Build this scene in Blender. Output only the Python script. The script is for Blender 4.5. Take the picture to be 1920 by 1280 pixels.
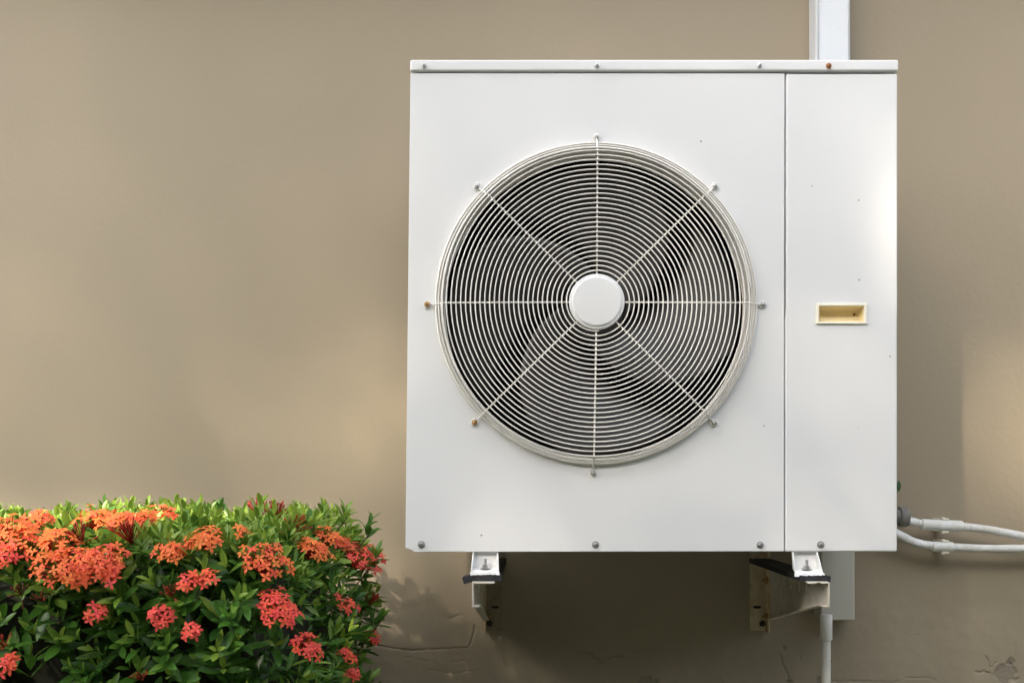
import bpy, bmesh, math, random
from mathutils import Vector, Matrix, Euler, noise
from math import sin, cos, pi, radians, sqrt, exp
random.seed(11)
S = bpy.context.scene
for o in list(bpy.data.objects): bpy.data.objects.remove(o)
C = S.collection
# ------------------------------------------------------------------ camera, world, sun, exposure
FPX, VX, VY, DW, EYE = 1950.0, 992.0, 905.0, 2.4, 1.0   # focal length in photo px, eye point, eye to wall, eye height
cam = bpy.data.cameras.new('camera'); co = bpy.data.objects.new('camera', cam); C.objects.link(co)
co.location = (0, -DW, EYE); co.rotation_euler = (radians(90), 0, 0)
cam.sensor_width = 36; cam.lens = FPX/1920*36
cam.shift_x = (960-VX)/1920; cam.shift_y = (VY-640)/1920
cam.clip_start = .05; cam.clip_end = 500
S.camera = co
SUND = Vector((.32, .45, -.375)).normalized()          # the way sunlight travels
w = bpy.data.worlds.new('World'); S.world = w; w.use_nodes = True
nt = w.node_tree; bg = nt.nodes['Background']
sky = nt.nodes.new('ShaderNodeTexSky'); sky.sky_type = 'NISHITA'; sky.sun_disc = False
sky.sun_elevation = radians(34); sky.sun_rotation = radians(215.4); sky.dust_density = 4.0; sky.air_density = 1.0; sky.ozone_density = 1.0
hs = nt.nodes.new('ShaderNodeHueSaturation'); hs.inputs['Saturation'].default_value = .40
nt.links.new(sky.outputs[0], hs.inputs['Color']); nt.links.new(hs.outputs[0], bg.inputs[0])
bg.inputs[1].default_value = .15
sl = bpy.data.lights.new('sun', 'SUN'); sl.energy = 2.1; sl.angle = radians(2.3); sl.color = (1, .87, .70)
so = bpy.data.objects.new('sun', sl); C.objects.link(so)
so.rotation_euler = SUND.to_track_quat('-Z', 'Y').to_euler(); so.location = (-3, -4, 5)
S.view_settings.view_transform = 'Standard'; S.view_settings.look = 'None'
S.view_settings.exposure = 2.12; S.view_settings.gamma = 1; S.view_settings.use_curve_mapping = False

# ------------------------------------------------------------------ helpers
def P(px, py, D=DW):
    """photo measurement at distance D from the eye -> metres"""
    return Vector(((px-VX)/FPX*D, D-DW, EYE-(py-VY)/FPX*D))
def link(name, me, parent=None, mat=None):
    o = bpy.data.objects.new(name, me); C.objects.link(o)
    if parent: o.parent = parent
    if mat is not None:
        me.materials.clear()
        for m in (mat if isinstance(mat, (list, tuple)) else [mat]): me.materials.append(m)
    return o
def tag(o, label=None, cat=None, group=None, kind=None):
    if label: o['label'] = label
    if cat: o['category'] = cat
    if group: o['group'] = group
    if kind: o['kind'] = kind
    return o
def empty(name, loc=(0, 0, 0), **k):
    o = bpy.data.objects.new(name, None); C.objects.link(o); o.location = loc; o.empty_display_size = .05
    bpy.context.view_layer.update()
    return tag(o, **k)
class MB:
    def __init__(s): s.v = []; s.f = []; s.mi = []; s.att = []
    def add(s, vs, fs, mi=0, a=0.0):
        b = len(s.v); s.v += [tuple(v) for v in vs]; s.f += [tuple(i+b for i in f) for f in fs]
        s.mi += [mi]*len(fs); s.att += [a]*len(vs)
    def box(s, x0, x1, y0, y1, z0, z1, mi=0, M=None):
        vs = [Vector((x, y, z)) for x in (x0, x1) for y in (y0, y1) for z in (z0, z1)]
        if M: vs = [M @ v for v in vs]
        s.add(vs, [(0,1,3,2), (4,6,7,5), (0,4,5,1), (2,3,7,6), (0,2,6,4), (1,5,7,3)], mi)
    def tube(s, pts, r, n=8, caps=True, mi=0, rad=None):
        pts = [Vector(p) for p in pts]; vs = []; up = None
        for i, p in enumerate(pts):
            t = (pts[min(i+1, len(pts)-1)]-pts[max(i-1, 0)]).normalized()
            if up is None: up = Vector((0, 0, 1)) if abs(t.z) < .9 else Vector((0, 1, 0))
            a = t.cross(up).normalized(); up = a.cross(t).normalized()
            rr = rad[i] if rad else r
            vs += [p+(a*cos(2*pi*k/n)+up*sin(2*pi*k/n))*rr for k in range(n)]
        fs = [(i*n+k, i*n+(k+1) % n, (i+1)*n+(k+1) % n, (i+1)*n+k) for i in range(len(pts)-1) for k in range(n)]
        if caps: fs += [tuple(range(n))[::-1], tuple((len(pts)-1)*n+k for k in range(n))]
        s.add(vs, fs, mi)
    def lathe(s, prof, c, n=24, mi=0, axis='y', capa=True, capb=True):
        """prof: list of (radius, offset along axis)"""
        vs = []
        for r, h in prof:
            for k in range(n):
                a = 2*pi*k/n
                d = {'y': (r*cos(a), h, r*sin(a)), 'z': (r*cos(a), r*sin(a), h), 'x': (h, r*cos(a), r*sin(a))}[axis]
                vs.append(Vector(c)+Vector(d))
        m = len(prof)
        fs = [(i*n+k, i*n+(k+1) % n, (i+1)*n+(k+1) % n, (i+1)*n+k) for i in range(m-1) for k in range(n)]
        if capa: fs.append(tuple(range(n))[::-1])
        if capb: fs.append(tuple((m-1)*n+k for k in range(n)))
        s.add(vs, fs, mi)
    def mesh(s, name, smooth=False, recalc=True, att=None):
        me = bpy.data.meshes.new(name); me.from_pydata(s.v, [], s.f); me.update()
        me.polygons.foreach_set('material_index', s.mi)
        if recalc:
            bm = bmesh.new(); bm.from_mesh(me); bmesh.ops.recalc_face_normals(bm, faces=bm.faces); bm.to_mesh(me); bm.free()
        if smooth: me.polygons.foreach_set('use_smooth', [True]*len(me.polygons))
        if att:
            a = me.attributes.new(att, 'FLOAT', 'POINT'); a.data.foreach_set('value', s.att)
        return me
    def build(s, name, mat, parent=None, smooth=False, bevel=0, seg=2, auto=None, recalc=True, att=None):
        me = s.mesh(name, smooth or auto is not None, recalc, att)
        if auto is not None: me.set_sharp_from_angle(angle=radians(auto))
        o = link(name, me, parent, mat)
        if bevel:
            b = o.modifiers.new('bevel', 'BEVEL'); b.width = bevel; b.segments = seg; b.limit_method = 'ANGLE'; b.angle_limit = radians(40)
            me.polygons.foreach_set('use_smooth', [True]*len(me.polygons))
            b.harden_normals = True
        return o

# ------------------------------------------------------------------ materials
def mat(name, col, rough=.5, metal=0, spec=.5, var=0, vscale=8, bump=0, bscale=60, col2=None, specks=0, sscale=40, speckcol=(.05,.04,.03), coat=0):
    m = bpy.data.materials.new(name); m.use_nodes = True; n = m.node_tree.nodes; L = m.node_tree.links
    b = n['Principled BSDF']; b.inputs['Roughness'].default_value = rough; b.inputs['Metallic'].default_value = metal
    b.inputs['Specular IOR Level'].default_value = spec; b.inputs['Coat Weight'].default_value = coat
    b.inputs['Base Color'].default_value = (*col, 1)
    tc = n.new('ShaderNodeTexCoord'); out = None
    def rgb(c):
        r = n.new('ShaderNodeRGB'); r.outputs[0].default_value = (*c, 1); return r.outputs[0]
    cur = None
    if var or col2:
        nz = n.new('ShaderNodeTexNoise'); nz.inputs['Scale'].default_value = vscale; nz.inputs['Detail'].default_value = 6
        L.new(tc.outputs['Object'], nz.inputs['Vector'])
        rp = n.new('ShaderNodeMapRange'); rp.inputs[1].default_value = .35; rp.inputs[2].default_value = .65
        L.new(nz.outputs[0], rp.inputs[0])
        mx = n.new('ShaderNodeMix'); mx.data_type = 'RGBA'
        c2 = col2 or tuple(c*(1-var) for c in col)
        mx.inputs[6].default_value = (*col, 1); mx.inputs[7].default_value = (*c2, 1)
        L.new(rp.outputs[0], mx.inputs[0]); cur = mx.outputs[2]
    if specks:
        v = n.new('ShaderNodeTexVoronoi'); v.inputs['Scale'].default_value = sscale; L.new(tc.outputs['Object'], v.inputs['Vector'])
        sep = n.new('ShaderNodeSeparateColor'); L.new(v.outputs['Color'], sep.inputs[0])
        g = n.new('ShaderNodeMath'); g.operation = 'LESS_THAN'; g.inputs[1].default_value = specks; L.new(sep.outputs[0], g.inputs[0])
        sz = n.new('ShaderNodeMath'); sz.operation = 'MULTIPLY'; sz.inputs[1].default_value = .075; L.new(sep.outputs[1], sz.inputs[0])
        d = n.new('ShaderNodeMath'); d.operation = 'LESS_THAN'; L.new(v.outputs['Distance'], d.inputs[0]); L.new(sz.outputs[0], d.inputs[1])
        q = n.new('ShaderNodeMath'); q.operation = 'MULTIPLY'; L.new(g.outputs[0], q.inputs[0]); L.new(d.outputs[0], q.inputs[1])
        q2 = n.new('ShaderNodeMath'); q2.operation = 'MULTIPLY'; q2.inputs[1].default_value = .75; L.new(q.outputs[0], q2.inputs[0])
        mx = n.new('ShaderNodeMix'); mx.data_type = 'RGBA'; L.new(q2.outputs[0], mx.inputs[0])
        if cur: L.new(cur, mx.inputs[6])
        else: mx.inputs[6].default_value = (*col, 1)
        mx.inputs[7].default_value = (*speckcol, 1); cur = mx.outputs[2]
    if cur: L.new(cur, b.inputs['Base Color'])
    if bump:
        nz = n.new('ShaderNodeTexNoise'); nz.inputs['Scale'].default_value = bscale; nz.inputs['Detail'].default_value = 8
        L.new(tc.outputs['Object'], nz.inputs['Vector'])
        bp = n.new('ShaderNodeBump'); bp.inputs['Strength'].default_value = bump; bp.inputs['Distance'].default_value = .002
        L.new(nz.outputs[0], bp.inputs['Height']); L.new(bp.outputs[0], b.inputs['Normal'])
    return m
M = {}
M['paint'] = mat('white_enamel', (.775,.775,.77), .42, var=.04, vscale=2.2, bump=.06, bscale=7, specks=.10, sscale=34, speckcol=(.16,.13,.10))
M['wirew'] = mat('cream_wire_coating', (.86,.83,.77), .35, var=.08, vscale=14)
M['duct'] = mat('cream_duct', (.84,.82,.77), .5, var=0, col2=(.77,.73,.66), vscale=16)
M['cream'] = mat('yellowed_plastic', (.90,.86,.72), .45, var=.06, vscale=40)
M['creamd'] = mat('yellowed_recess', (.90,.74,.42), .5, var=.1, vscale=30)
M['dead'] = mat('brown_bug_shell', (.22,.12,.04), .6)
M['steel'] = mat('zinc_steel', (.74,.74,.72), .38, metal=1, var=.4, vscale=300)
M['steeld'] = mat('dull_steel', (.46,.46,.45), .45, metal=.8, var=.4, vscale=300)
M['rust'] = mat('rusty_steel', (.55,.25,.09), .75, metal=.2, col2=(.25,.10,.04), vscale=400)
M['rusty2'] = mat('amber_rust', (.60,.38,.16), .7, metal=.3, col2=(.25,.14,.06), vscale=350)
M['blade'] = mat('grey_fan_plastic', (.040,.036,.032), .42, var=.3, vscale=10)
M['inside'] = mat('dark_interior', (.035,.028,.024), .8, var=.3)
M['fin'] = mat('dusty_fins', (.045,.037,.03), .7, var=.3, vscale=20)
M['galv'] = mat('bracket_paint', (.62,.58,.50), .5, var=.0, col2=(.50,.45,.37), vscale=25, bump=.1, bscale=200)
M['galvd'] = mat('weathered_lit_bracket', (.58,.49,.35), .6, col2=(.44,.35,.23), vscale=40, bump=.2, bscale=200)  # weathered tan, lightened in place of the light on the right plate
M['galvk'] = mat('shaded_bracket', (.30,.25,.18), .7, col2=(.20,.16,.11), vscale=40, bump=.2, bscale=200)  # same metal darkened: shade on the left plate put into its colour
M['tan_edge'] = mat('tan_bracket_edge', (.66,.54,.34), .6, col2=(.42,.30,.15), vscale=60, bump=.2, bscale=300)  # lighter, yellower tan than the wall plates
M['rubber'] = mat('black_rubber', (.022,.022,.026), .7, var=.4, vscale=90, bump=.4, bscale=200)
M['trunk'] = mat('white_trunking', (.64,.665,.70), .4, var=.04, vscale=4, specks=.12, sscale=38, speckcol=(.15,.12,.1))
M['trunkb'] = mat('lower_trunking', (.50,.48,.41), .5, var=.06, vscale=5, specks=.2, sscale=40, speckcol=(.08,.07,.05))  # darker, warmer tone for the lower cover
M['pvc'] = mat('grey_white_pvc', (.72,.71,.65), .45, var=.12, vscale=30, specks=.5, sscale=90, speckcol=(.10,.09,.07))
M['conduit'] = mat('white_conduit', (.76,.77,.77), .42, col2=(.64,.64,.60), vscale=40, specks=.3, sscale=120, speckcol=(.2,.17,.13))
M['cond_cream'] = mat('clip_plastic', (.78,.74,.62), .5, var=.1, vscale=50)
M['gland'] = mat('grey_pipe_cap', (.20,.19,.17), .6, var=.3, vscale=60)
M['soil'] = mat('soil_ground', (.15,.145,.11), .9, col2=(.10,.11,.06), vscale=3, bump=1, bscale=20)
M['core'] = mat('dark_core_shade', (.012,.014,.006), .9)
M['bark'] = mat('bark', (.10,.075,.05), .9, var=.4, vscale=12, bump=1, bscale=30)

def attmat(name, ca, cb, cc=None, rough=.4, trans=.3, spec=.5, att='tint', bumpy=0):
    m = bpy.data.materials.new(name); m.use_nodes = True; n = m.node_tree.nodes; L = m.node_tree.links
    b = n['Principled BSDF']; b.inputs['Roughness'].default_value = rough; b.inputs['Specular IOR Level'].default_value = spec
    a = n.new('ShaderNodeAttribute'); a.attribute_name = att
    r = n.new('ShaderNodeValToRGB'); r.color_ramp.elements[0].color = (*ca, 1); r.color_ramp.elements[1].color = (*cb, 1)
    if cc: e = r.color_ramp.elements.new(.5); e.color = (*cc, 1)
    L.new(a.outputs['Fac'], r.inputs[0]); L.new(r.outputs[0], b.inputs['Base Color'])
    t = n.new('ShaderNodeBsdfTranslucent'); L.new(r.outputs[0], t.inputs[0])
    mx = n.new('ShaderNodeMixShader'); mx.inputs[0].default_value = trans
    L.new(b.outputs[0], mx.inputs[1]); L.new(t.outputs[0], mx.inputs[2]); L.new(mx.outputs[0], n['Material Output'].inputs[0])
    return m
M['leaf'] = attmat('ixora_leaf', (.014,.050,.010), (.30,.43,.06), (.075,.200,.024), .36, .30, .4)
M['petal'] = attmat('ixora_petal', (.88,.095,.085), (.95,.27,.06), (.92,.15,.06), .55, .30, .3)
M['bud'] = attmat('ixora_tube', (.14,.05,.02), (.66,.07,.035), (.40,.03,.02), .5, .1, .3)
M['treeleaf'] = attmat('tree_leaf', (.02,.045,.012), (.07,.12,.03), None, .45, .25)

# ------------------------------------------------------------------ ground
g = MB(); g.add([(-150,-250,0), (150,-250,0), (150,60,0), (-150,60,0)], [(0,1,2,3)])
tag(g.build('ground', M['soil'], recalc=False), kind='structure')

# ------------------------------------------------------------------ wall with cracked plaster
def wallmat():
    m = mat('tan_render_paint', (.298,.247,.172), .62, var=0, col2=(.283,.233,.162), vscale=1.3, bump=.38, bscale=70, specks=.16, sscale=16, speckcol=(.10,.07,.04))
    n = m.node_tree.nodes; L = m.node_tree.links; b = n['Principled BSDF']
    src = b.inputs['Base Color'].links[0].from_socket
    a = n.new('ShaderNodeAttribute'); a.attribute_name = 'chip'
    mx = n.new('ShaderNodeMix'); mx.data_type = 'RGBA'; mx.inputs[7].default_value = (.15,.135,.11, 1)
    L.new(a.outputs['Fac'], mx.inputs[0]); L.new(src, mx.inputs[6]); 
    # old grime where rain splashes the foot of the wall
    g = n.new('ShaderNodeTexCoord'); nz = n.new('ShaderNodeTexNoise'); nz.inputs['Scale'].default_value = 5; nz.inputs['Detail'].default_value = 7
    L.new(g.outputs['Object'], nz.inputs[0]); rp = n.new('ShaderNodeMapRange'); rp.inputs[1].default_value = .5; rp.inputs[2].default_value = .75; rp.inputs[4].default_value = .35
    sp = n.new('ShaderNodeSeparateXYZ'); L.new(g.outputs['Object'], sp.inputs[0])
    hr = n.new('ShaderNodeMapRange'); hr.inputs[1].default_value = .80; hr.inputs[2].default_value = .62; L.new(sp.outputs[2], hr.inputs[0])
    mu = n.new('ShaderNodeMath'); mu.operation = 'MULTIPLY'; L.new(nz.outputs[0], rp.inputs[0]); L.new(rp.outputs[0], mu.inputs[0]); L.new(hr.outputs[0], mu.inputs[1])
    m2 = n.new('ShaderNodeMix'); m2.data_type = 'RGBA'; m2.inputs[7].default_value = (.17,.14,.09, 1)
    L.new(mu.outputs[0], m2.inputs[0]); L.new(mx.outputs[2], m2.inputs[6]); L.new(m2.outputs[2], b.inputs['Base Color'])
    return m
M['wall'] = wallmat()
cracks = [  # photo measurements of the plaster cracks: points, width, depth
 ([(715,1210),(760,1219),(820,1216),(878,1213),(884,1200),(891,1172)], 1.5, 2.6),
 ([(838,1160),(850,1156),(868,1151)], 1.0, 1.6),
 ([(1083,1222),(1107,1223),(1114,1234),(1132,1237),(1150,1229),(1168,1231)], 1.8, 3.2),
 ([(1180,1221),(1230,1218)], 1.0, 2.0), ([(1121,1243),(1130,1245)], 1.8, 3),
 ([(1462,1228),(1469,1250),(1476,1262),(1480,1290)], 1.4, 2.4), ([(1498,1225),(1500,1236)], 1.6, 2),
 ([(1848,1230),(1856,1249),(1861,1249),(1868,1240)], 1.6, 3.2), ([(1830,1258),(1842,1261),(1843,1256),(1856,1262)], 1.8, 3.4),
 ([(1893,1236),(1899,1250)], 1.3, 2.4), ([(1902,1205),(1904,1228)], .9, 1.4),
 ([(1560,1277),(1620,1276),(1676,1279),(1684,1275)], 1.6, 2.6), ([(1696,1270),(1745,1270),(1756,1275)], 1.3, 1.8),
 ([(1385,1250),(1394,1250)], 1.4, 2), ([(1360,1283),(1345,1268)], 1.2, 2),
 ([(1713,1190),(1723,1190)], 1.2, 1.2), ([(1730,1220),(1731,1225)], 1.2, 1.4), ([(1733,1064),(1739,1066)], 1.4, 1.4),
 ([(760,1232),(800,1238)], 1.0, 1.4), ([(845,1240),(870,1238)], 1.0, 1.2), ([(800,1254),(850,1262),(905,1252)], 1.0, 1.4),
]
chips = [(1212,1280,22,14), (1885,1262,22,22), (1478,1282,9,9), (1895,1240,10,7), (1533,1274,6,8), (1470,1215,5,5)]
def segd(p, a, b):
    ax, ay = a; bx, by = b; dx, dy = bx-ax, by-ay; t = max(0, min(1, ((p[0]-ax)*dx+(p[1]-ay)*dy)/(dx*dx+dy*dy+1e-9)))
    return math.hypot(p[0]-ax-t*dx, p[1]-ay-t*dy)
def make_wall():
    x0, x1, z0, z1, st = -.56, 1.26, .50, .745, .0023
    nx, nz = int((x1-x0)/st), int((z1-z0)/st)
    xs = [x0+(x1-x0)*i/nx for i in range(nx+1)]; zs = [z0+(z1-z0)*j/nz for j in range(nz+1)]
    boxes = [(min(p[0] for p in c[0])-8, max(p[0] for p in c[0])+8, min(p[1] for p in c[0])-8, max(p[1] for p in c[0])+8) for c in cracks]
    vs = []; ch = []
    for j, z in enumerate(zs):
        for i, x in enumerate(xs):
            px, py = VX+x*FPX/DW, VY-(z-EYE)*FPX/DW
            edge = min(i, nx-i, j, nz-j)/12.0; fade = max(0, min(1, edge))
            wob = noise.noise(Vector((px*.11, py*.11, 0)))*2.2
            q = (px+wob, py+noise.noise(Vector((px*.13, py*.13, 7)))*2.2)
            y = noise.noise(Vector((x*9, 0, z*9)))*.0022*fade+noise.noise(Vector((x*40, 3, z*40)))*.0006*fade
            crk = 0
            for c, bb in zip(cracks, boxes):
                if bb[0] < q[0] < bb[1] and bb[2] < q[1] < bb[3]:
                    d = min(segd(q, c[0][k], c[0][k+1]) for k in range(len(c[0])-1))
                    k_ = max(0, 1-d/(c[1]*1.15)); y += fade*k_*c[2]*.0009; crk = max(crk, k_)
            cc = 0
            for cx, cy, rx, ry in chips:
                d = math.hypot((q[0]-cx)/rx, (q[1]-cy)/ry)+noise.noise(Vector((px*.09, py*.09, 3)))*.45
                if d < 1: y += .0024*min(1, (1-d)*6)*fade+noise.noise(Vector((px*.3, py*.3, 9)))*.0012*fade; cc = min(1, (1-d)*5)
            vs.append((x, y, z)); ch.append(max(cc*.45, crk*.42))
    W = nx+1
    fs = [(j*W+i, j*W+i+1, (j+1)*W+i+1, (j+1)*W+i) for j in range(nz) for i in range(nx)]
    # the rest of the wall: big flat fields butted to the cracked strip
    def fld(a, b, c, d):
        k = len(vs); vs.extend([(a,0,c), (b,0,c), (b,0,d), (a,0,d)]); ch.extend([0]*4); fs.append((k,k+1,k+2,k+3))
    H = 3.3; fld(-9, x0, 0, H); fld(x1, 9, 0, H); fld(x0, x1, 0, z0); fld(x0, x1, z1, H)
    # thickness: top, ends and back
    k = len(vs); vs.extend([(-9,0,H), (9,0,H), (9,.2,H), (-9,.2,H), (-9,0,0), (9,0,0), (9,.2,0), (-9,.2,0)]); ch.extend([0]*8)
    fs.extend([(k,k+1,k+2,k+3), (k+4,k,k+3,k+7), (k+1,k+5,k+6,k+2), (k+3,k+2,k+6,k+7)])
    me = bpy.data.meshes.new('wall'); me.from_pydata(vs, [], fs); me.update()
    a = me.attributes.new('chip', 'FLOAT', 'POINT'); a.data.foreach_set('value', ch)
    me.polygons.foreach_set('use_smooth', [i < nx*nz for i in range(len(fs))])
    o = link('building_wall', me, None, M['wall'])
    tag(o, 'tan painted plaster wall with hairline cracks along its foot, behind the air conditioner', 'wall'); return o
wall_o = make_wall()
# added roof overhang, unseen above the frame, put in to darken the wall top
m = MB(); m.box(-9, 9, -.41, -.001, 2.66, 2.72); m.box(-9, 9, -.44, -.411, 2.64, 2.82)
m.build('added_eave', M['paint'], wall_o)
# ------------------------------------------------------------------ outdoor unit
DF = 1.95                                  # eye to front panel
YF = DF-DW                                 # -0.45
ac = empty('air_conditioner', (.234, YF+.18, .87), label='square white outdoor air conditioner unit with a round fan guard, bracketed to the tan wall', cat='air conditioner')
acT = Matrix.Translation(-Vector(ac.location))
def A(mb): mb.v = [tuple(Vector(v)-Vector(ac.location)) for v in mb.v]; return mb
def F(px, py, out=0.0):                    # a point of the front panel plane, moved out towards the viewer
    v = P(px, py, DF); v.y -= out; return v
CX, CZ = F(1117.5, 570).x, F(1117.5, 570).z
RH = .298
def panel_with_round_hole():
    c = [F(769.5,137), F(1471.4,137.5), F(1470.0,1033.2), F(759.5,1031)]   # TL TR BR BL
    nb = F(776,1034.5); bl2 = F(760,1027)
    poly = [c[0], c[1], c[2], nb, F(771,1030.5), bl2]
    cen = Vector((CX, YF, CZ))
    angs = sorted(set([2*pi*k/128 for k in range(128)]+[math.atan2(p.z-CZ, p.x-CX) % (2*pi) for p in poly]))
    out, inn = [], []
    for a in angs:
        d = Vector((cos(a), 0, sin(a))); best = None
        for i in range(len(poly)):
            p, q = poly[i], poly[(i+1) % len(poly)]; e = q-p; den = d.x*e.z-d.z*e.x
            if abs(den) < 1e-9: continue
            t = ((p.x-CX)*e.z-(p.z-CZ)*e.x)/den; u = ((p.x-CX)*d.z-(p.z-CZ)*d.x)/den
            if t > 0 and -1e-6 <= u <= 1+1e-6 and (best is None or t < best): best = t
        out.append(cen+d*best); inn.append(cen+d*RH)
    m = MB(); n = len(angs); T = Vector((0, .016, 0))
    mid = [i.lerp(o, .12) for i, o in zip(inn, out)]
    vs = inn+mid+out+[v+T for v in out]+[v+Vector((0,.004,0)) for v in inn]
    fs = []
    for k in range(n):
        j = (k+1) % n
        fs += [(k,j,n+j,n+k), (n+k,n+j,2*n+j,2*n+k), (2*n+k,2*n+j,3*n+j,3*n+k), (4*n+k,4*n+j,j,k)]
    m.add(vs, fs); return A(m)
o = panel_with_round_hole().build('front_panel', M['paint'], ac, bevel=.0035, seg=3)
# service panel with a rectangular hole
HX0, HX1, HY0, HY1 = 1531, 1623, 570.5, 606
def service_panel():
    m = MB()
    xs = [(1473.7,1473.7,1472.2,1472.2), (HX0,)*4, (HX1,)*4, (1683,1683,1682.5,1682.5)]
    ys = [138, HY0, HY1, 1034]
    g = {}
    for dep in (0, 1):
        for i in range(4):
            for j in range(4):
                v = F(xs[i][j], ys[j]); v.y += .016*dep; g[(i,j,dep)] = len(m.v); m.v.append(tuple(v)); m.att.append(0)
    fs = []
    for i in range(3):
        for j in range(3):
            if (i, j) != (1, 1): fs.append((g[i,j,0], g[i+1,j,0], g[i+1,j+1,0], g[i,j+1,0]))
    for i in range(3):
        fs.append((g[i,0,0], g[i,0,1], g[i+1,0,1], g[i+1,0,0])); fs.append((g[i,3,0], g[i+1,3,0], g[i+1,3,1], g[i,3,1]))
        fs.append((g[0,i,0], g[0,i+1,0], g[0,i+1,1], g[0,i,1])); fs.append((g[3,i,0], g[3,i,1], g[3,i+1,1], g[3,i+1,0]))
    for a, b in (((1,1),(2,1)), ((2,1),(2,2)), ((2,2),(1,2)), ((1,2),(1,1))):
        fs.append((g[a+(0,)], g[b+(0,)], g[b+(1,)], g[a+(1,)]))
    m.f += fs; m.mi += [0]*len(fs); return A(m)
sp = service_panel().build('service_panel', M['paint'], ac, bevel=.0035, seg=3)
# handle: frame proud of the panel, cavity behind
def handle():
    m = MB(); o0, o1 = F(1529.5,569,.0035), F(1625,607.5,.0035); i0, i1 = F(1535,574,.0035), F(1619.5,603.5,.0035)
    def ring(a, b, y): return [Vector((a.x,y,a.z)), Vector((b.x,y,a.z)), Vector((b.x,y,b.z)), Vector((a.x,y,b.z))]
    yo = YF-.0035; B = YF+.022
    back = ring(i0, i1, B)
    back[2] = Vector((i1.x-.004, YF+.012, i1.z+.002)); back[3] = Vector((i0.x+.004, YF+.012, i0.z+.002))   # floor scoops forward
    vs = ring(o0, o1, YF+.003)+ring(o0, o1, yo)+ring(i0, i1, yo)+ring(i0, i1, YF+.002)
    q = lambda a, b: [(a+k, a+(k+1)%4, b+(k+1)%4, b+k) for k in range(4)]
    m.add(vs, q(0,4)+q(4,8)+q(8,12)); fr = A(m)
    m2 = MB(); bx = ring(i0, i1, YF+.002)
    mid = [Vector((i0.x+.002, B, i0.z-.003)), Vector((i1.x-.002, B, i0.z-.003)), Vector((i1.x-.004, B, (i0.z*.52+i1.z*.48))), Vector((i0.x+.004, B, (i0.z*.52+i1.z*.48)))]
    low = [Vector((i1.x-.003, YF+.008, i1.z+.001)), Vector((i0.x+.003, YF+.008, i1.z+.001))]
    m2.add(bx+mid+low, [(0,1,5,4), (1,2,8,6,5), (0,4,7,9,3), (4,5,6,7), (7,6,8,9), (3,9,8,2)])
    return fr, A(m2)
fr, cav = handle()
hr = fr.build('handle_frame', M['cream'], sp, bevel=.0012, seg=3)
cav.build('handle_recess', M['creamd'], sp, bevel=.002)
b = MB()
for x, y, r in ((1600,593,.0022), (1608,586,.0024)):
    p = F(x, y); p.y = YF+.02
    b.lathe([(r*.3,-.002), (r,-.0008), (r*1.1,.0005), (r*.5,.002)], p, 8)
A(b).build('dirt_crumb', M['dead'], sp, auto=60)
# top cover
m = MB(); a0, a1 = F(769,113.5), F(1683.5,135.2)
m.box(a0.x, a1.x, YF-.0045, YF+.345, a1.z, a0.z)
A(m).build('top_cover', M['paint'], ac, bevel=.004, seg=4)
# sides, back coil, base pan, partition
xl, xr = F(764,0).x+.003, F(1683,0).x-.001
zt, zb = F(0,137).z, F(0,1033).z
m = MB(); vs = [F(771,138)+Vector((.001,.0165,0)), F(762,1030)+Vector((.001,.0165,0))]
m.box(xl+.003, xl+.006, YF+.0165, YF+.34, zb+.002, zt); A(m).build('side_panel', M['paint'], ac)
m = MB(); m.box(xr-.004, xr-.001, YF+.0165, YF+.34, zb+.002, zt); A(m).build('side_panel', M['paint'], ac)
m = MB(); m.box(xl+.007, xr-.005, YF+.017, YF+.34, zb+.003, zb+.006)
m.box(xl+.007, xr-.005, YF+.335, YF+.338, zb+.007, zb+.03); A(m).build('base_pan', M['paint'], ac)
m = MB(); px_ = F(1460,0).x; m.box(px_, px_+.002, YF+.02, YF+.33, zb+.007, zt-.002); A(m).build('partition', M['inside'], ac)
m = MB(); m.box(xl+.007, px_-.002, YF+.325, YF+.333, zb+.031, zt-.002)
x = xl+.012
while x < px_-.008: m.box(x, x+.0016, YF+.285, YF+.3245, zb+.031, zt-.004); x += .0062
tag(A(m).build('coil_fins', M['fin'], ac), kind='stuff')
m = MB(); m.box(px_+.01, xr-.006, YF+.30, YF+.303, zb+.007, zt-.002); A(m).build('rear_panel', M['paint'], ac)
# fan duct (bell mouth)
m = MB()
prof = [(RH+.0035,.003), (RH+.0035,-.004), (RH+.002,-.0065), (RH-.002,-.007), (RH-.004,-.004), (RH-.006,.004), (RH-.0075,.016), (RH-.0085,.035), (RH-.009,.060), (RH-.011,.060), (RH-.012,.084)]
m.lathe(prof[:-1], (CX, YF, CZ), 160, capa=False, capb=False)
A(m).build('fan_duct', M['duct'], ac, auto=50, recalc=True)
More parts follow.
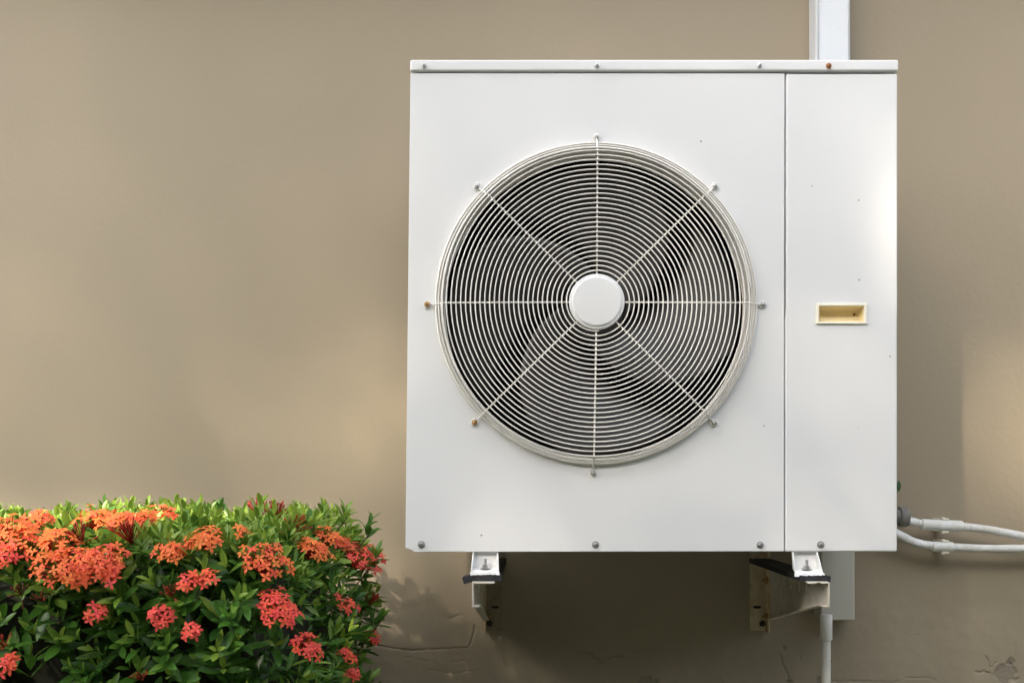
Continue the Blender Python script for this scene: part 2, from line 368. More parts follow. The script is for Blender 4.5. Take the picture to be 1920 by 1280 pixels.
# fan : hub and three wide blades behind the guard
fan = empty('fan', (0,0,0)); fan.parent = ac; fan.location = Vector((CX, YF+.075, CZ))-Vector(ac.location)
m = MB(); m.lathe([(.01,-.012), (.055,-.012), (.062,-.004), (.064,.05)], (0,0,0), 40); m.build('hub', M['blade'], fan, auto=40)
def blade(a_mid):
    m = MB(); nr, na = 14, 16; g = []
    for i in range(nr+1):
        t = i/nr; r = .060+(.282-.060)*t
        half = radians(44-9*t**.5)
        sweep = radians(66*t**.75)
        for j in range(na+1):
            u = j/na*2-1; ext = half*(1-.10*abs(u)**6*t**6)
            a = a_mid+sweep+u*ext
            y = .018+.034*u*(.55+.45*t)-.012*(1-u*u)
            rr = r-(.018*t**8*(abs(u)**5))
            g.append((rr*cos(a), y, rr*sin(a)))
    W = na+1; fs = [(i*W+j, i*W+j+1, (i+1)*W+j+1, (i+1)*W+j) for i in range(nr) for j in range(na)]
    m.add(g, fs); o = m.build('blade', M['blade'], fan, smooth=True)
    s = o.modifiers.new('thick', 'SOLIDIFY'); s.thickness = .003
for k in range(4): blade(radians(34+90*k))
m = MB(); m.lathe([(.05,0), (.05,.09)], (CX, YF+.17, CZ), 24); m.box(CX-.02, CX+.02, YF+.262, YF+.27, zb+.03, zt-.005); A(m).build('motor', M['inside'], ac, auto=40)
# guard: one long spiral wire, three rim rings, eight spokes, cap
UP = .024
guard = empty('fan_guard'); guard.parent = ac; guard.location = Vector((CX, YF, CZ))-Vector(ac.location)
WR = .00138
pts = []; turns = 26.75; N = int(turns*84)
for i in range(N+1):
    t = i/84.0; th = -pi/2+radians(4)-t*2*pi          # starts below the cap and runs clockwise
    r = min(.0538+.00891*t, .2864)
    pts.append((r*cos(th), -UP+max(0,(r-.262)/.03)**2*.003, r*sin(th)))
m = MB(); m.tube(pts, WR, 6); m.build('spiral_wire', M['wirew'], guard, smooth=True)
for r, h in ((.2885,-.0175), (.2938,-.0125), (.2990,-.0088)):
    m = MB(); n = 160
    ring = [(r*cos(2*pi*k/n), h, r*sin(2*pi*k/n)) for k in range(n+1)]
    m.tube(ring, WR, 6, caps=False); m.build('rim_wire', M['wirew'], guard, smooth=True)
sc = [(1119,258),(1340,350),(1430,571),(1338,793),(1112,886),(890,792),(801,571),(895,350)]
inner = [(1117.5,516),(1157,530),(1170,568.5),(1157,607),(1115,620),(1078,605),(1064,567),(1079,529)]
for (sx, sy), (ix, iy) in zip(sc, inner):
    c0 = Vector((CX, YF, CZ)); e = F(sx, sy)-c0; ip = F(ix, iy)-c0; er = e.normalized()
    st = er*.050
    pl = [st+Vector((0,-UP+.0028,0))]
    rimp = er*.2865
    side = Vector((er.z, 0, -er.x))
    q = [st, er*.17, er*.284, er*.2905, er*.2955, er*.302, er*.308]
    hh = [-UP+.0026, -UP+.0026, -UP+.0034, -.0145, -.0105, -.0065, -.0035]
    pts = [p+Vector((0,h,0)) for p, h in zip(q, hh)]
    m = MB(); m.tube(pts, .0017, 8)
    # wire eye around the screw
    ec = e+Vector((0,-.0025,0)); n = 14
    m.tube([ec+Vector((.0058*cos(2*pi*k/n), 0, .0058*sin(2*pi*k/n))) for k in range(n+1)], .0013, 6, caps=False)
    m.build('spoke', M['wirew'], guard, smooth=True)
m = MB(); m.lathe([(.0515,-.020), (.0515,-.0255), (.0505,-.0275), (.0475,-.0285), (.0462,-.0285), (.0452,-.0300), (.0440,-.0306), (.0425,-.0307), (.001,-.0307)], (0,0,0), 64)
m.build('guard_cap', M['paint'], guard, auto=30)
# screws
def screw(px, py, r, material, lift=0.0, D=DF):
    m = MB(); c = F(px, py, lift)-Vector(ac.location)
    m.lathe([(r,0), (r,-.0012), (r*.93,-.0016), (r*.60,-.0017), (r*.58,-.0034), (r*.45,-.0047), (r*.30,-.0051)], (0,0,0), 16, capa=False, capb=False)
    m.lathe([(r*.30,-.0051), (r*.22,-.0028), (r*.01,-.0028)], (0,0,0), 16, mi=1, capa=False)
    o = m.build('screw', [material, M['inside']], ac, auto=35); o.location = c
    o.rotation_euler = (random.uniform(-.06,.06), random.uniform(0,3), random.uniform(-.06,.06)); return o
for i, (x, y) in enumerate(sc):
    s = screw(x, y, .0056, M['rusty2'] if i in (5, 6) else M['steel'], .0025)
    if i in (5, 6): tag(s, label='brown rusted screw at the edge of the fan guard')
for x in (795.5, 1119, 1423.5): screw(x, 125, .0052, M['steel'], .0047)
tag(screw(1552.5, 126, .0053, M['rust'], .0047), label='orange rusted screw on the top cover')
for x, y in ((790,1020), (1116.5,1020.5), (1425,1021), (1538.5,1020.5)): screw(x, y, .0068, M['steeld'])
# feet under the unit: bent plate, base flange, bolt with nut and washer
YB = -.476                                 # front end of feet, pads and bracket arms, ahead of the cabinet
def foot(cx, zp, skew):
    f = empty('mounting_foot'); f.parent = ac; yf = YB+.004; f.location = Vector((cx, yf, zp))-Vector(ac.location)
    w0, w1, h = .0222, .0262, zb-zp-.0005
    B = .029; rz = .0075
    m = MB()
    vs = [(-w1,0,0), (w1,0,0), (w1-.002,.012,rz*.75), (-w1+.002,.012,rz*.75), (-w1+.003,B,rz), (w1-.003,B,rz), (w0+skew,B+.006,h), (-w0+skew,B+.006,h), (-w0-.0005+skew,B-.004,h), (w0+.0005+skew,B-.004,h)]
    m.add([Vector(v) for v in vs], [(0,1,2,3), (3,2,5,4), (4,5,6,7), (0,3,8), (3,4,7,8), (1,9,2), (2,9,6,5)])
    o = m.build('foot_plate', M['paint'], f, recalc=False); s = o.modifiers.new('t', 'SOLIDIFY'); s.thickness = .0022; s.offset = 0
    bv = o.modifiers.new('b', 'BEVEL'); bv.width = .0012; bv.segments = 2
    m = MB(); n = 9
    top = [Vector((-w1-.001+(2*w1+.002)*k/n, -.002, .0032+random.uniform(-.001,.0014))) for k in range(n+1)]
    bot = [Vector((-w1-.001+(2*w1+.002)*k/n, -.0035, -.0016+random.uniform(-.0022,.001))) for k in range(n+1)]
    bk = [v+Vector((0,.006,0)) for v in top]; bb = [v+Vector((0,.006,0)) for v in bot]
    k = n+1; q = top+bot+bb+bk
    m.add(q, [(a*k+i, a*k+i+1, ((a+1)%4)*k+i+1, ((a+1)%4)*k+i) for a in range(4) for i in range(n)])
    m.build('foot_lip', M['paint'], f, smooth=False)
    m = MB(); bz = rz+.0012; by = .019
    m.lathe([(.0098,bz), (.0098,bz+.0016)], (0, by, 0), 20, axis='z')
    m.lathe([(.0062,bz+.0017), (.0062,bz+.0064)], (0, by, 0), 6, axis='z')
    pr = []
    for k in range(11): pr += [(.0032, bz+.0065+k*.0011), (.0026, bz+.0065+k*.0011+.00055)]
    m.lathe(pr, (0, by, 0), 12, axis='z')
    m.build('bolt', M['steel'], f, auto=40)
ZP = .8985-.0005
zpl = EYE-(1076-905)/FPX*(DW+YB)
foot((909-VX)/FPX*(DW+YB), zpl, 0)
foot((1519-VX)/FPX*(DW+YB), zpl-.0015, -.002)

# ------------------------------------------------------------------ wall brackets
def bracket(X, s, label):
    """X: web position, s=+1 flanges point right, -1 left"""
    b = empty('wall_bracket', (X, 0, .80), label=label, cat='bracket', group='brackets carrying the unit')
    O = Vector(b.location)
    yf = YB-.018; zt_ = EYE-(1091-905)/FPX*(DW+yf); zf = EYE-(1138-905)/FPX*(DW+yf); zw = EYE-(1162-905)/FPX*DW+.004
    t = .0028
    def bx(m, x0, x1, *r):
        xa, xb = sorted((X+s*x0, X+s*x1)); m.box(xa-O.x, xb-O.x, r[0], r[1], r[2]-O.z, r[3]-O.z)
    # arm web as tapered plate
    m = MB()
    prof = [(yf, zf), (yf, zt_), (-.032, zt_), (-.032, zw), (yf+.032, zf-.0002)]
    hole = []
    n = len(prof)
    va = [Vector((s*0, y, z-O.z)) for y, z in prof]; vb = [Vector((s*t, y, z-O.z)) for y, z in prof]
    m.add(va+vb, [tuple(range(n)), tuple(n+k for k in range(n))[::-1]]+[(k, (k+1)%n, n+(k+1)%n, n+k) for k in range(n)])
    m.build('arm_web', M['galv'], b, bevel=.0006)
    for yy in (-.10, -.16, -.22, -.285, -.36):      # oval pressings in the web that show as curved ribs
        zc = (zt_+zf)/2+.002; n = 18; ring = []; m = MB()
        for k in range(n+1):
            a = 2*pi*k/n; ring.append(Vector((s*(t+.0006), yy+.009*cos(a), zc-O.z+.016*sin(a))))
        m.tube(ring, .0024, 6, caps=False)
        m.build('pressed_slot', M['galv'], b, smooth=True)
    # top flange with a notch, bottom lip
    m = MB()
    wdt = .041 if s > 0 else .039
    bx(m, t+.0001, wdt, yf+.016, -.034, zt_-t, zt_)
    bx(m, t+.0001, wdt*.40, yf, yf+.0159, zt_-t, zt_)
    bx(m, wdt*.62, wdt, yf, yf+.0159, zt_-t, zt_)
    if s > 0: bx(m, wdt*.4001, wdt*.6199, yf, yf+.0159, zt_-t, zt_)
    m.build('top_flange', M['galv'], b, bevel=.0005)
    m = MB(); p = [(yf, zf), (yf+.032, zf-.0002), (-.034, zw)]
    lw = .0135; vs = []
    for y, z in p: vs += [(s*(t+.0001), y, z-O.z), (s*lw, y, z-O.z), (s*lw, y, z+t-O.z), (s*(t+.0001), y, z+t-O.z)]
    m.add([Vector(v) for v in vs], [(0,1,2,3)]+[(a+k, a+(k+1)%4, a+4+(k+1)%4, a+4+k) for a in (0, 4) for k in range(4)]+[(8,11,10,9)])
    m.build('bottom_lip', M['galv'], b, bevel=.0005)
    # wall post: angle iron
    z0, z1 = EYE-(1181-905)/FPX*DW, EYE-(1020-905)/FPX*DW
    m = MB(); bx(m, .0062, .0425, -.0035, -.0002, z0, z1)
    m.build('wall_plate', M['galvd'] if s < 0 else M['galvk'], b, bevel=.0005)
    m = MB(); bx(m, .0030, .0060, -.034, -.0002, z0-.001, z1)
    m.build('post_flange', M['tan_edge'], b, bevel=.0004)
    m = MB(); xx = X+s*.026-O.x; zz = EYE-(1137-905)/FPX*DW-O.z
    n = 16; vs = []
    for k in range(n):
        a = 2*pi*k/n; vs.append(Vector((xx+.0095*cos(a)*(1 if True else 1), -.0038, zz+.0035*sin(a))))
    m.add(vs+[v+Vector((0,.0002,0)) for v in vs], [tuple(range(n)), tuple(n+k for k in range(n))[::-1]]+[(k, (k+1)%n, n+(k+1)%n, n+k) for k in range(n)])
    m.build('slot', M['inside'], b)
    for py in (1086, 1153):
        zz = EYE-(py-905)/FPX*DW-O.z
        m = MB(); m.lathe([(.009,0), (.009,.0015)], (0,0,0), 16, axis='x'); m.lathe([(.0065,.0016), (.0065,.006)], (0,0,0), 6, axis='x'); m.lathe([(.0035,.0061), (.0032,.012), (.002,.0125)], (0,0,0), 10, axis='x')
        o = m.build('bolt', M['rusty2'], b, auto=40); o.location = (s*.0062, -.019, zz); 
        if s < 0: o.rotation_euler = (0, 0, pi)
    # anchor bolt into the wall at the bottom
    m = MB(); m.lathe([(.007,0), (.006,-.004), (.0035,-.0045), (.003,-.010)], (X+s*.014-O.x, -.0036, EYE-(1168-905)/FPX*DW-O.z), 10); m.build('anchor_bolt', M['inside'], b, auto=40)
    return zt_
XL, XR = (885-VX)/FPX*(DW+YB-.018), (1556-VX)/FPX*(DW+YB-.018)
zt1 = bracket(XL, 1, 'dim steel wall bracket under the left foot of the air conditioner, open to the right')
bracket(XR, -1, 'steel wall bracket under the right foot of the air conditioner, beside the grey trunking')
def pad(x0, x1, z0, label, s, tail):
    m = MB(); n = 14; yf = YB-.001; L = .44
    rows = []
    for k in range(n+1):
        x = x0+(x1-x0)*k/n; w1 = random.uniform(-.0008,.0008)
        top = zpl-.0012+w1-(.0015 if s < 0 else 0); rows.append([Vector((x,yf+random.uniform(0,.002),z0+.0002)), Vector((x,yf+random.uniform(0,.0015),top)), Vector((x,yf+L,top)), Vector((x,yf+L,z0+.0002))])
    vs = [v for r in rows for v in r]
    fs = [(k*4+a, k*4+(a+1)%4, (k+1)*4+(a+1)%4, (k+1)*4+a) for k in range(n) for a in range(4)]+[(0,1,2,3), (n*4+3,n*4+2,n*4+1,n*4)]
    m.add(vs, fs)
    # torn end that sags past the bracket edge
    tx, tz, ta = tail
    Mt = Matrix.Translation((tx, yf+.012, tz)) @ Matrix.Rotation(ta, 4, 'Y')
    m.box(-.0085, .0085, -.012, .03, -.0062, .0062, M=Mt)
    o = m.build('rubber_pad', M['rubber'], None, bevel=.0006)
    tag(o, label, 'rubber pad', 'rubber pads on the brackets')
pad(XL-.002, XL+.0535, zt1, 'black rubber pad on the left bracket, its torn end tilting down to the left', 1, (XL-.0095, zt1+.003, radians(-16)))
pad(XR-.051, XR-.004, zt1, 'ragged black rubber pad on the right bracket, poking out past the bracket edge', -1, (XR-.002, zt1+.0045, radians(9)))

# ------------------------------------------------------------------ trunking and drain pipe
tr = empty('cable_trunking', ((1557-VX)/FPX*DW, 0, EYE-(1163-905)/FPX*DW), label='long white rectangular trunking running up the wall behind the unit, with a grey lower end', cat='trunking')
O = Vector(tr.location)
def seg_box(name, pts_top, pts_bot, D0, mtl, par, O, bev=.004):
    (xa, ya), (xb, yb) = pts_top; m = MB()
    vs = []
    for (x0_, x1_, py) in ((xa, xb, ya), (pts_bot[0][0], pts_bot[1][0], pts_bot[0][1])):
        for x_, y_ in ((x0_, D0-DW), (x1_, D0-DW), (x1_, -.0005), (x0_, -.0005)):
            v = P(x_, py, D0); v.y = y_; vs.append(v-O)
    m.add(vs, [(0,1,2,3), (7,6,5,4)]+[(k, (k+1)%4, 4+(k+1)%4, 4+k) for k in range(4)])
    return m.build(name, mtl, par, bevel=bev, seg=3)
TD = DW-.062
seg_box('cover', ((1526,-1100), 0)[:1]+((1591,-1100),), ((1531,470), (1596,470)), TD, M['trunk'], tr, O)
seg_box('lower_cover', ((1538.5,471), (1603,471)), ((1539,1163), (1603,1163)), TD, M['trunkb'], tr, O)
m = MB()   # raised lip along the left edge of the cover, as on snap-on trunking
for a, c in (((1529.5,-1100), (1534,470)),):
    p0, p1 = P(*a, TD), P(*c, TD); m.tube([p0-O+Vector((0,-.001,0)), p1-O+Vector((0,-.001,0))], .0022, 6)
    p0, p1 = P(1587.5,-1100,TD), P(1592,470,TD); m.tube([p0-O+Vector((0,-.001,0)), p1-O+Vector((0,-.001,0))], .0016, 6)
m.build('cover_lip', M['trunk'], tr, smooth=True)
dp = empty('drain_pipe', P(1549,1280,DW-.075)*1.0, label='thin grey-white plastic drain pipe with a wider coupling below the right bracket', cat='pipe')
dp.location = ((1549-VX)/FPX*(DW-.078), -.078, 0)
O = Vector(dp.location); DD = DW-.078
z_c0, z_c1 = EYE-(1199-905)/FPX*DD, EYE-(1152-905)/FPX*DD
m = MB(); m.lathe([(.0098,.0), (.0098,z_c0+.004)], (0,0,0), 24, axis='z'); m.build('pipe', M['pvc'], dp, auto=50)
m = MB(); m.lathe([(.0102,z_c0), (.0128,z_c0+.0005), (.0135,z_c0+.002), (.0135,z_c1), (.0128,z_c1+.001), (.010,z_c1+.0012)], (0,0,0), 24, axis='z'); m.build('coupling', M['pvc'], dp, auto=50)

# ------------------------------------------------------------------ conduits on the right
def spline(pts, n=14):
    out = []; q = [Vector(p) for p in pts]; q = [q[0]*2-q[1]]+q+[q[-1]*2-q[-2]]
    for i in range(1, len(q)-2):
        for k in range(n):
            t = k/n; a, b, c, d = q[i-1:i+3]
            out.append(.5*((2*b)+(c-a)*t+(2*a-5*b+4*c-d)*t*t+(3*b-a-3*c+d)*t**3))
    out.append(q[-2]); return out
def corrugate(path, pitch, r0, r1, m):
    # resample by length
    L = [0]
    for a, b in zip(path, path[1:]): L.append(L[-1]+(b-a).length)
    tot = L[-1]; n = int(tot/pitch*4); pts = []; rad = []; j = 0
    for i in range(n+1):
        s = tot*i/n
        while j < len(L)-2 and L[j+1] < s: j += 1
        f = (s-L[j])/(L[j+1]-L[j]+1e-9); pts.append(path[j].lerp(path[j+1], f)); rad.append((r0, r0, r1, r1)[i % 4])
    m.tube(pts, r0, 12, rad=rad)
def conduit(label, D, pre, join, post, clipx, ry, capped):
    O = P(*join[0], D); e = empty('conduit', O, label=label, cat='conduit', group='conduits leaving the unit to the right')
    rp = lambda q: [P(x, y, d)-O for x, y, d in q]
    m = MB(); path = spline(rp(pre)); 
    if capped: corrugate(path, .0042, .0099, .0082, m)
    else:
        k = int(len(path)*.62); m.tube(path[:k+1], .0100, 12); corrugate(path[k:], .0042, .0099, .0082, m)
    m.build('hose', M['conduit'], e, auto=60)
    m = MB(); corrugate(spline(rp(post)), .0040, .0094, .0074, m); m.build('hose', M['conduit'], e, auto=60)
    a, b = P(*join[0], D)-O, P(*join[1], D)-O; d = (b-a).normalized()
    m = MB(); rr = ry; m.tube([a-d*.001, a, a+d*.002, b-d*.002, b, b+d*.001], rr, 24, rad=[rr*.8, rr*.95, rr, rr, rr*.95, rr*.7]); m.build('sleeve', M['conduit'], e, auto=60)
    # clip saddle gripping the sleeve
    c = P(*clipx, D)-O; n = 20; m = MB()
    ang = math.atan2(d.z, d.x)
    for x0 in (-.009, ):
        for sgn in (1, -1):
            Mx = Matrix.Translation(c) @ Matrix.Rotation(-ang, 4, 'Y') @ Matrix.Translation((0, .004, sgn*(rr+.0016)))
            m.box(-.0075, .0075, -.011, .022, -.0024, .0024, M=Mx)
            Mx = Mx @ Matrix.Translation((-.004, -.006, sgn*.0028)); m.box(-.004, .003, -.004, .004, -.0015, .0015, M=Mx)
    Mx = Matrix.Translation(c); m.box(-.0075, .0075, .018, DW-D-.0005, -rr-.003, rr+.003, M=Mx)
    m.build('clip', M['cond_cream'], e, bevel=.0008)
    return e
D1 = DW-.052
e1 = conduit('upper ribbed white conduit leaving a grey pipe cap at the right edge of the unit', D1,
   [(1694,974,D1), (1712,978,D1), (1728,982,D1)], [(1728,982.5), (1803,986)], [(1802,986,D1), (1850,992,D1), (1890,999,D1), (1925,1006,D1+.002), (2010,1022,D1), (2250,1040,D1)], (1771,984.5), .0125, True)
e2 = conduit('lower ribbed white conduit curving out from behind the bottom right corner of the unit', D1,
   [(1560,975,D1), (1640,980,D1), (1684,1001,D1), (1715,1016,D1), (1748,1023,D1)], [(1747,1024), (1786,1024.5)], [(1785,1025,D1), (1850,1028,D1), (1925,1028,D1), (2020,1032,D1), (2250,1046,D1)], (1771,1024.5), .0112, False)
c0, c1 = P(1560,968,D1), P(1701,968,D1)
m = MB(); Lx = c1.x-c0.x
pl = empty('pipe_stub', c0, label='dark grey pipe end with a thick cap at the lower right edge of the unit', cat='pipe')
m.lathe([(.0165,0), (.0165,Lx-.018)], (0,0,0), 24, axis='x'); m.build('pipe', M['gland'], pl, auto=40)
m = MB(); m.lathe([(.0195,Lx-.019), (.0228,Lx-.018), (.0235,Lx-.015), (.0235,Lx-.003), (.022,Lx), (.010,Lx+.0005)], (0,0,0), 28, axis='x'); m.build('cap', M['gland'], pl, auto=40)

# ------------------------------------------------------------------ hedge
LEAF_ST = [(0,.04), (.14,.50), (.34,.92), (.58,1.0), (.80,.72), (.93,.36), (1.0,.03)]
def leaf_verts(L, W, curl, fold):
    vs = []
    for t, wv in LEAF_ST:
        z = -curl*L*t*t; h = wv*W*.5
        vs += [Vector((-h, t*L, z+abs(h)*fold)), Vector((0, t*L, z)), Vector((h, t*L, z+abs(h)*fold))]
    return vs
LF = []
for i in range(len(LEAF_ST)-1):
    a = i*3; LF += [(a,a+1,a+4,a+3), (a+1,a+2,a+5,a+4)]
HB = (Vector((-1.95, -.98, -.1)), Vector((-.325, -.15, .936)))    # hedge bounds
RR = .11
I0, I1 = HB[0]+Vector((RR,)*3), HB[1]-Vector((RR,)*3)
def hsdf(p):
    c = Vector([max(I0[k], min(I1[k], p[k])) for k in range(3)])
    return (p-c).length-RR
def ray(px, py, extra=0.0):
    o = Vector((0,-DW,EYE)); d = (P(px, py, 1.0)-o).normalized(); t = .5
    for _ in range(120):
        s = hsdf(o+d*t)-extra
        if s < .0008: return o+d*t
        t += max(s*.9, .0005)
        if t > 4: return None
    return None
def nrm(p):
    e = .002; b = hsdf(p); return Vector([hsdf(p+Vector([e if k == j else 0 for k in range(3)]))-b for j in range(3)]).normalized()
random.seed(21)
hedge = empty('ixora_hedge', (-1.1,-.55,0), label='clipped green ixora hedge dotted with orange-red flower heads, below and left of the unit', cat='hedge')
HO = Vector(hedge.location)
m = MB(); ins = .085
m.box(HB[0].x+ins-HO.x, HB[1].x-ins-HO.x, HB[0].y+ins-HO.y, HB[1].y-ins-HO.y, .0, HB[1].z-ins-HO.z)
m.build('shade_core', M['core'], hedge, bevel=.06)  # solid dark block standing in for the shade inside the hedge
leaves = []   # (matrix, L, W, curl, tint, exposed)
def frame(y, z):
    y = y.normalized(); x = y.cross(z)
    if x.length < 1e-4: x = y.cross(Vector((1,0,0)))
    x.normalize(); z = x.cross(y); return Matrix((x, y, z)).transposed()
flowers = [  # px, py, radius px, kind (o open, b buds), hue
 (14,985,46,'o',.75),(-4,1030,42,'o',.3),(70,966,34,'o',.55),(98,1008,48,'o',.8),(122,1050,54,'o',.75),(190,1042,46,'o',.6),(178,962,36,'o',.8),(226,966,40,'o',.7),(298,957,42,'o',.55),
 (243,998,36,'b',.5),(152,1000,30,'b',.3),(318,1028,30,'o',.8),(384,1003,34,'o',.9),(497,1038,50,'o',.65),(588,1018,38,'o',.8),(622,1000,28,'o',.7),(680,1037,38,'o',.2),
 (525,1134,48,'o',.12),(580,1205,36,'o',.18),(300,1148,28,'o',.08),(354,1084,26,'o',.3),(320,1108,26,'b',.3),(484,952,28,'b',.45),(521,957,26,'b',.4),(552,980,27,'b',.8),
 (650,1124,26,'o',.1),(700,1124,22,'b',.4),(703,1190,24,'o',.1),(654,1222,22,'o',.12),(662,1256,20,'o',.15),(2,1205,24,'b',.3),(12,1238,22,'o',.2),(36,1106,24,'b',.0),
 (176,1147,12,'o',.2),(356,1180,13,'o',.1),(262,1268,10,'b',.2),(40,1000,36,'o',.6),(270,965,30,'o',.7),(150,1065,28,'o',.6),(210,1075,22,'o',.4),(705,1030,24,'o',.1),(640,1010,22,'o',.6),
 (75,1120,12,'b',.0),(450,990,12,'o',.9),(390,1075,10,'o',.4),
]
heads = []
for fx, fy, fr, kd, hue in flowers:
    p = None; yy = fy
    while p is None and yy < 1300: p = ray(fx, yy, .018); yy += 6
    if p is None: continue
    heads.append((p, fr*(.90 if fy < 1060 else .78)/FPX*(p.y+DW), kd, hue, nrm(p), fy))
# extra heads out of the frame so the hedge carries on
for _ in range(14):
    p = Vector((random.uniform(-1.9,-1.25), random.choice([-.98, random.uniform(-.9,-.2)]), .945)); 
    if p.y < -.95: p.z = random.uniform(.5,.93)
    heads.append((p, random.uniform(.025,.04), 'o', random.random(), nrm(p), 0))
def near_head(p):
    for h in heads:
        if (p-h[0]).length < h[1]*.8: return True
        # keep the view from the path onto the head open
        d = (Vector((0,-DW,EYE))-h[0]); t = (p-h[0]).dot(d.normalized())
        if 0 < t < .12 and ((p-h[0])-d.normalized()*t).length < h[1]*.62: return True
    return False
def shoot(p, n, size, young, exposed):
    ax = (n*1.0+Vector((0,0,.75))+Vector([random.gauss(0,.38) for _ in range(3)])).normalized()
    fb = frame(ax, Vector((random.random()-.5, random.random()-.5, random.random()-.5)))
    ux, uz = fb.col[0], fb.col[2]
    base = random.random()*pi; pairs = random.choice((2,3,3,4))
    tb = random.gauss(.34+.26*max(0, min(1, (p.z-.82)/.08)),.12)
    for k in range(pairs):
        a = base+k*pi/2+random.gauss(0,.15); f = k/max(1,pairs-1)
        for sgn in (0, pi):
            if random.random() < .08: continue
            aa = a+sgn+random.gauss(0,.12)
            out = ux*cos(aa)+uz*sin(aa)
            open_ = radians(random.gauss(58-34*f, 9))
            d = (ax*cos(open_)+out*sin(open_)).normalized()
            up = (ax*sin(open_)-out*cos(open_)).normalized()
            L = size*random.uniform(.82,1.15)*(1-.42*f)
            R = frame(d, up)
            org = p+ax*(.010*k*size/.04)
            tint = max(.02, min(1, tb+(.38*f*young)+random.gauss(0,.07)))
            tint = 1.0 if random.random() < .012 else tint
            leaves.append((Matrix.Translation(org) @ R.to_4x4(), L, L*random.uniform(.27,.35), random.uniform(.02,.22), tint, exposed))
def sample_surface():
    # random point on the box skin, then pulled onto the rounded hull
    a, b = HB; r = random.random()
    if r < .40: q = Vector((random.uniform(a.x,b.x), random.uniform(a.y,b.y), b.z))
    elif r < .80: q = Vector((random.uniform(a.x,b.x), a.y, random.uniform(.1,b.z)**1.0))
    elif r < .92: q = Vector((b.x, random.uniform(a.y,b.y), random.uniform(.1,b.z)))
    else: q = Vector((random.uniform(a.x,b.x), b.y, random.uniform(.5,b.z)))
    c = Vector([max(I0[k], min(I1[k], q[k])) for k in range(3)]); n = (q-c).normalized()
    return c+n*RR, n
cnt = 0
while cnt < 4600:
    p, n = sample_surface()
    if p.z < .42 and random.random() < .75: continue
    if p.x < -1.3 and random.random() < .45: continue
    bumpy = noise.noise(p*7)*.030+noise.noise(p*19+Vector((5,5,5)))*.014
    inn = random.random()
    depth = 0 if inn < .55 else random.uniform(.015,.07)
    topness = max(0, min(1, (p.z-.80)/.1))
    gap = noise.noise(p*12+Vector((9,2,4)))
    if depth == 0 and gap > (.18+.45*topness): cnt += .3; continue
    pp = p+n*(bumpy-depth-.022)
    if near_head(pp+n*.02): cnt += .2; continue
    size = random.gauss(.040,.005)*(1.0 if topness < .5 else .92)
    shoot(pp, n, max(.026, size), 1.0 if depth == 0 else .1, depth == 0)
    cnt += 1
# stray shoots that stick out at the top right corner and along the top
for px, py, ex in ((640,962,.0), (688,985,.0), (716,1022,.0), (560,962,0), (605,958,0), (392,950,0), (350,952,0), (130,955,0), (205,948,0), (420,948,0), (715,1150,0), (712,1275,0), (690,1262,0)):
    D = 2.0 if px > 600 else 2.05; p = P(px, py+22, D); 
    n = Vector((.6 if px > 600 else 0, -.2, .8)).normalized()
    t_ = 0
    while hsdf(p) > .03 and t_ < 200: p += Vector((-.6,-.3,-.3)).normalized()*.002*(1 if p.y > HB[0].y+.1 else -.5); t_ += 1
    for _ in range(2): shoot(p+Vector([random.uniform(-.006,.006) for _ in range(3)]), n, .040, .5, True)
    tw = MB(); tw.tube([p+n*.02-HO, p-HO, p-n*.07-HO], .0013, 5); tw.build('twig', M['bark'], hedge, smooth=True)
# 300 leaves that show largest are parts
cpos = Vector((0,-DW,EYE)); sc_ = []
for i, (Mx, L, W, cu, ti, ex) in enumerate(leaves):
    if not ex: continue
    p = Mx @ Vector((0, L*.5, 0)); v = cpos-p; D = p.y+DW
    px, py = VX+p.x/D*FPX, VY-(p.z-EYE)/D*FPX
    if not (-5 < px < 760 and 930 < py < 1285): continue
    nn = abs((Mx.to_3x3() @ Vector((0,0,1))).dot(v.normalized()))
    if hsdf(p) < -.01: continue
    sc_.append((L*W*nn/(D*D)*(1+hsdf(p)*14), i))
sc_.sort(reverse=True); chosen = set(i for _, i in sc_[:300])
variants = []
for t in range(10):
    m = MB(); m.add(leaf_verts(1, .34, .06+.03*(t % 4), .30), LF, 0, (t+.5)/10); me = m.mesh('leaf', True, False, 'tint'); me.materials.append(M['leaf']); variants.append(me)
bulk = MB()
for i, (Mx, L, W, cu, ti, ex) in enumerate(leaves):
    if i in chosen:
        o = bpy.data.objects.new('leaf', variants[min(9, int(ti*10))]); C.objects.link(o); o.parent = hedge
        o.matrix_local = Matrix.Translation(-HO) @ Mx @ Matrix.Diagonal((W/.34, L, L, 1))
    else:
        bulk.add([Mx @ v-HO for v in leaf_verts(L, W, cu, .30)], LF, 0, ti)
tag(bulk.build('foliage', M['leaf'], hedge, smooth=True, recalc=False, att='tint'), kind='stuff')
# flower heads
def floret(hue, R, s):
    """four pointed petals about the axis R's y, with a dark eye"""
    vs = []; fs = []
    for k in range(4):
        a = k*pi/2; ca, sa = cos(a), sin(a)
        pr = [(0,0,0), (.30*s,.0,-.20*s), (.62*s,.02*s,-.25*s), (1.0*s,-.08*s,0), (.62*s,.02*s,.25*s), (.30*s,0,.20*s), (.55*s,-.03*s,0)]
        b = len(vs)
        for x, y, z in pr: vs.append(R @ Vector((x*ca-z*sa, y, x*sa+z*ca)))
        fs += [(b,b+1,b+6), (b+1,b+2,b+6), (b+2,b+3,b+6), (b+3,b+4,b+6), (b+4,b+5,b+6), (b+5,b,b+6)]
    return vs, fs
fl_mesh = []
for t in range(10):
    vs, fs = floret(0, Matrix.Identity(3), 1.0); m = MB(); m.add(vs, fs, 0, (t+.5)/10); me = m.mesh('floret', False, False, 'tint'); me.materials.append(M['petal']); fl_mesh.append(me)
florets = []
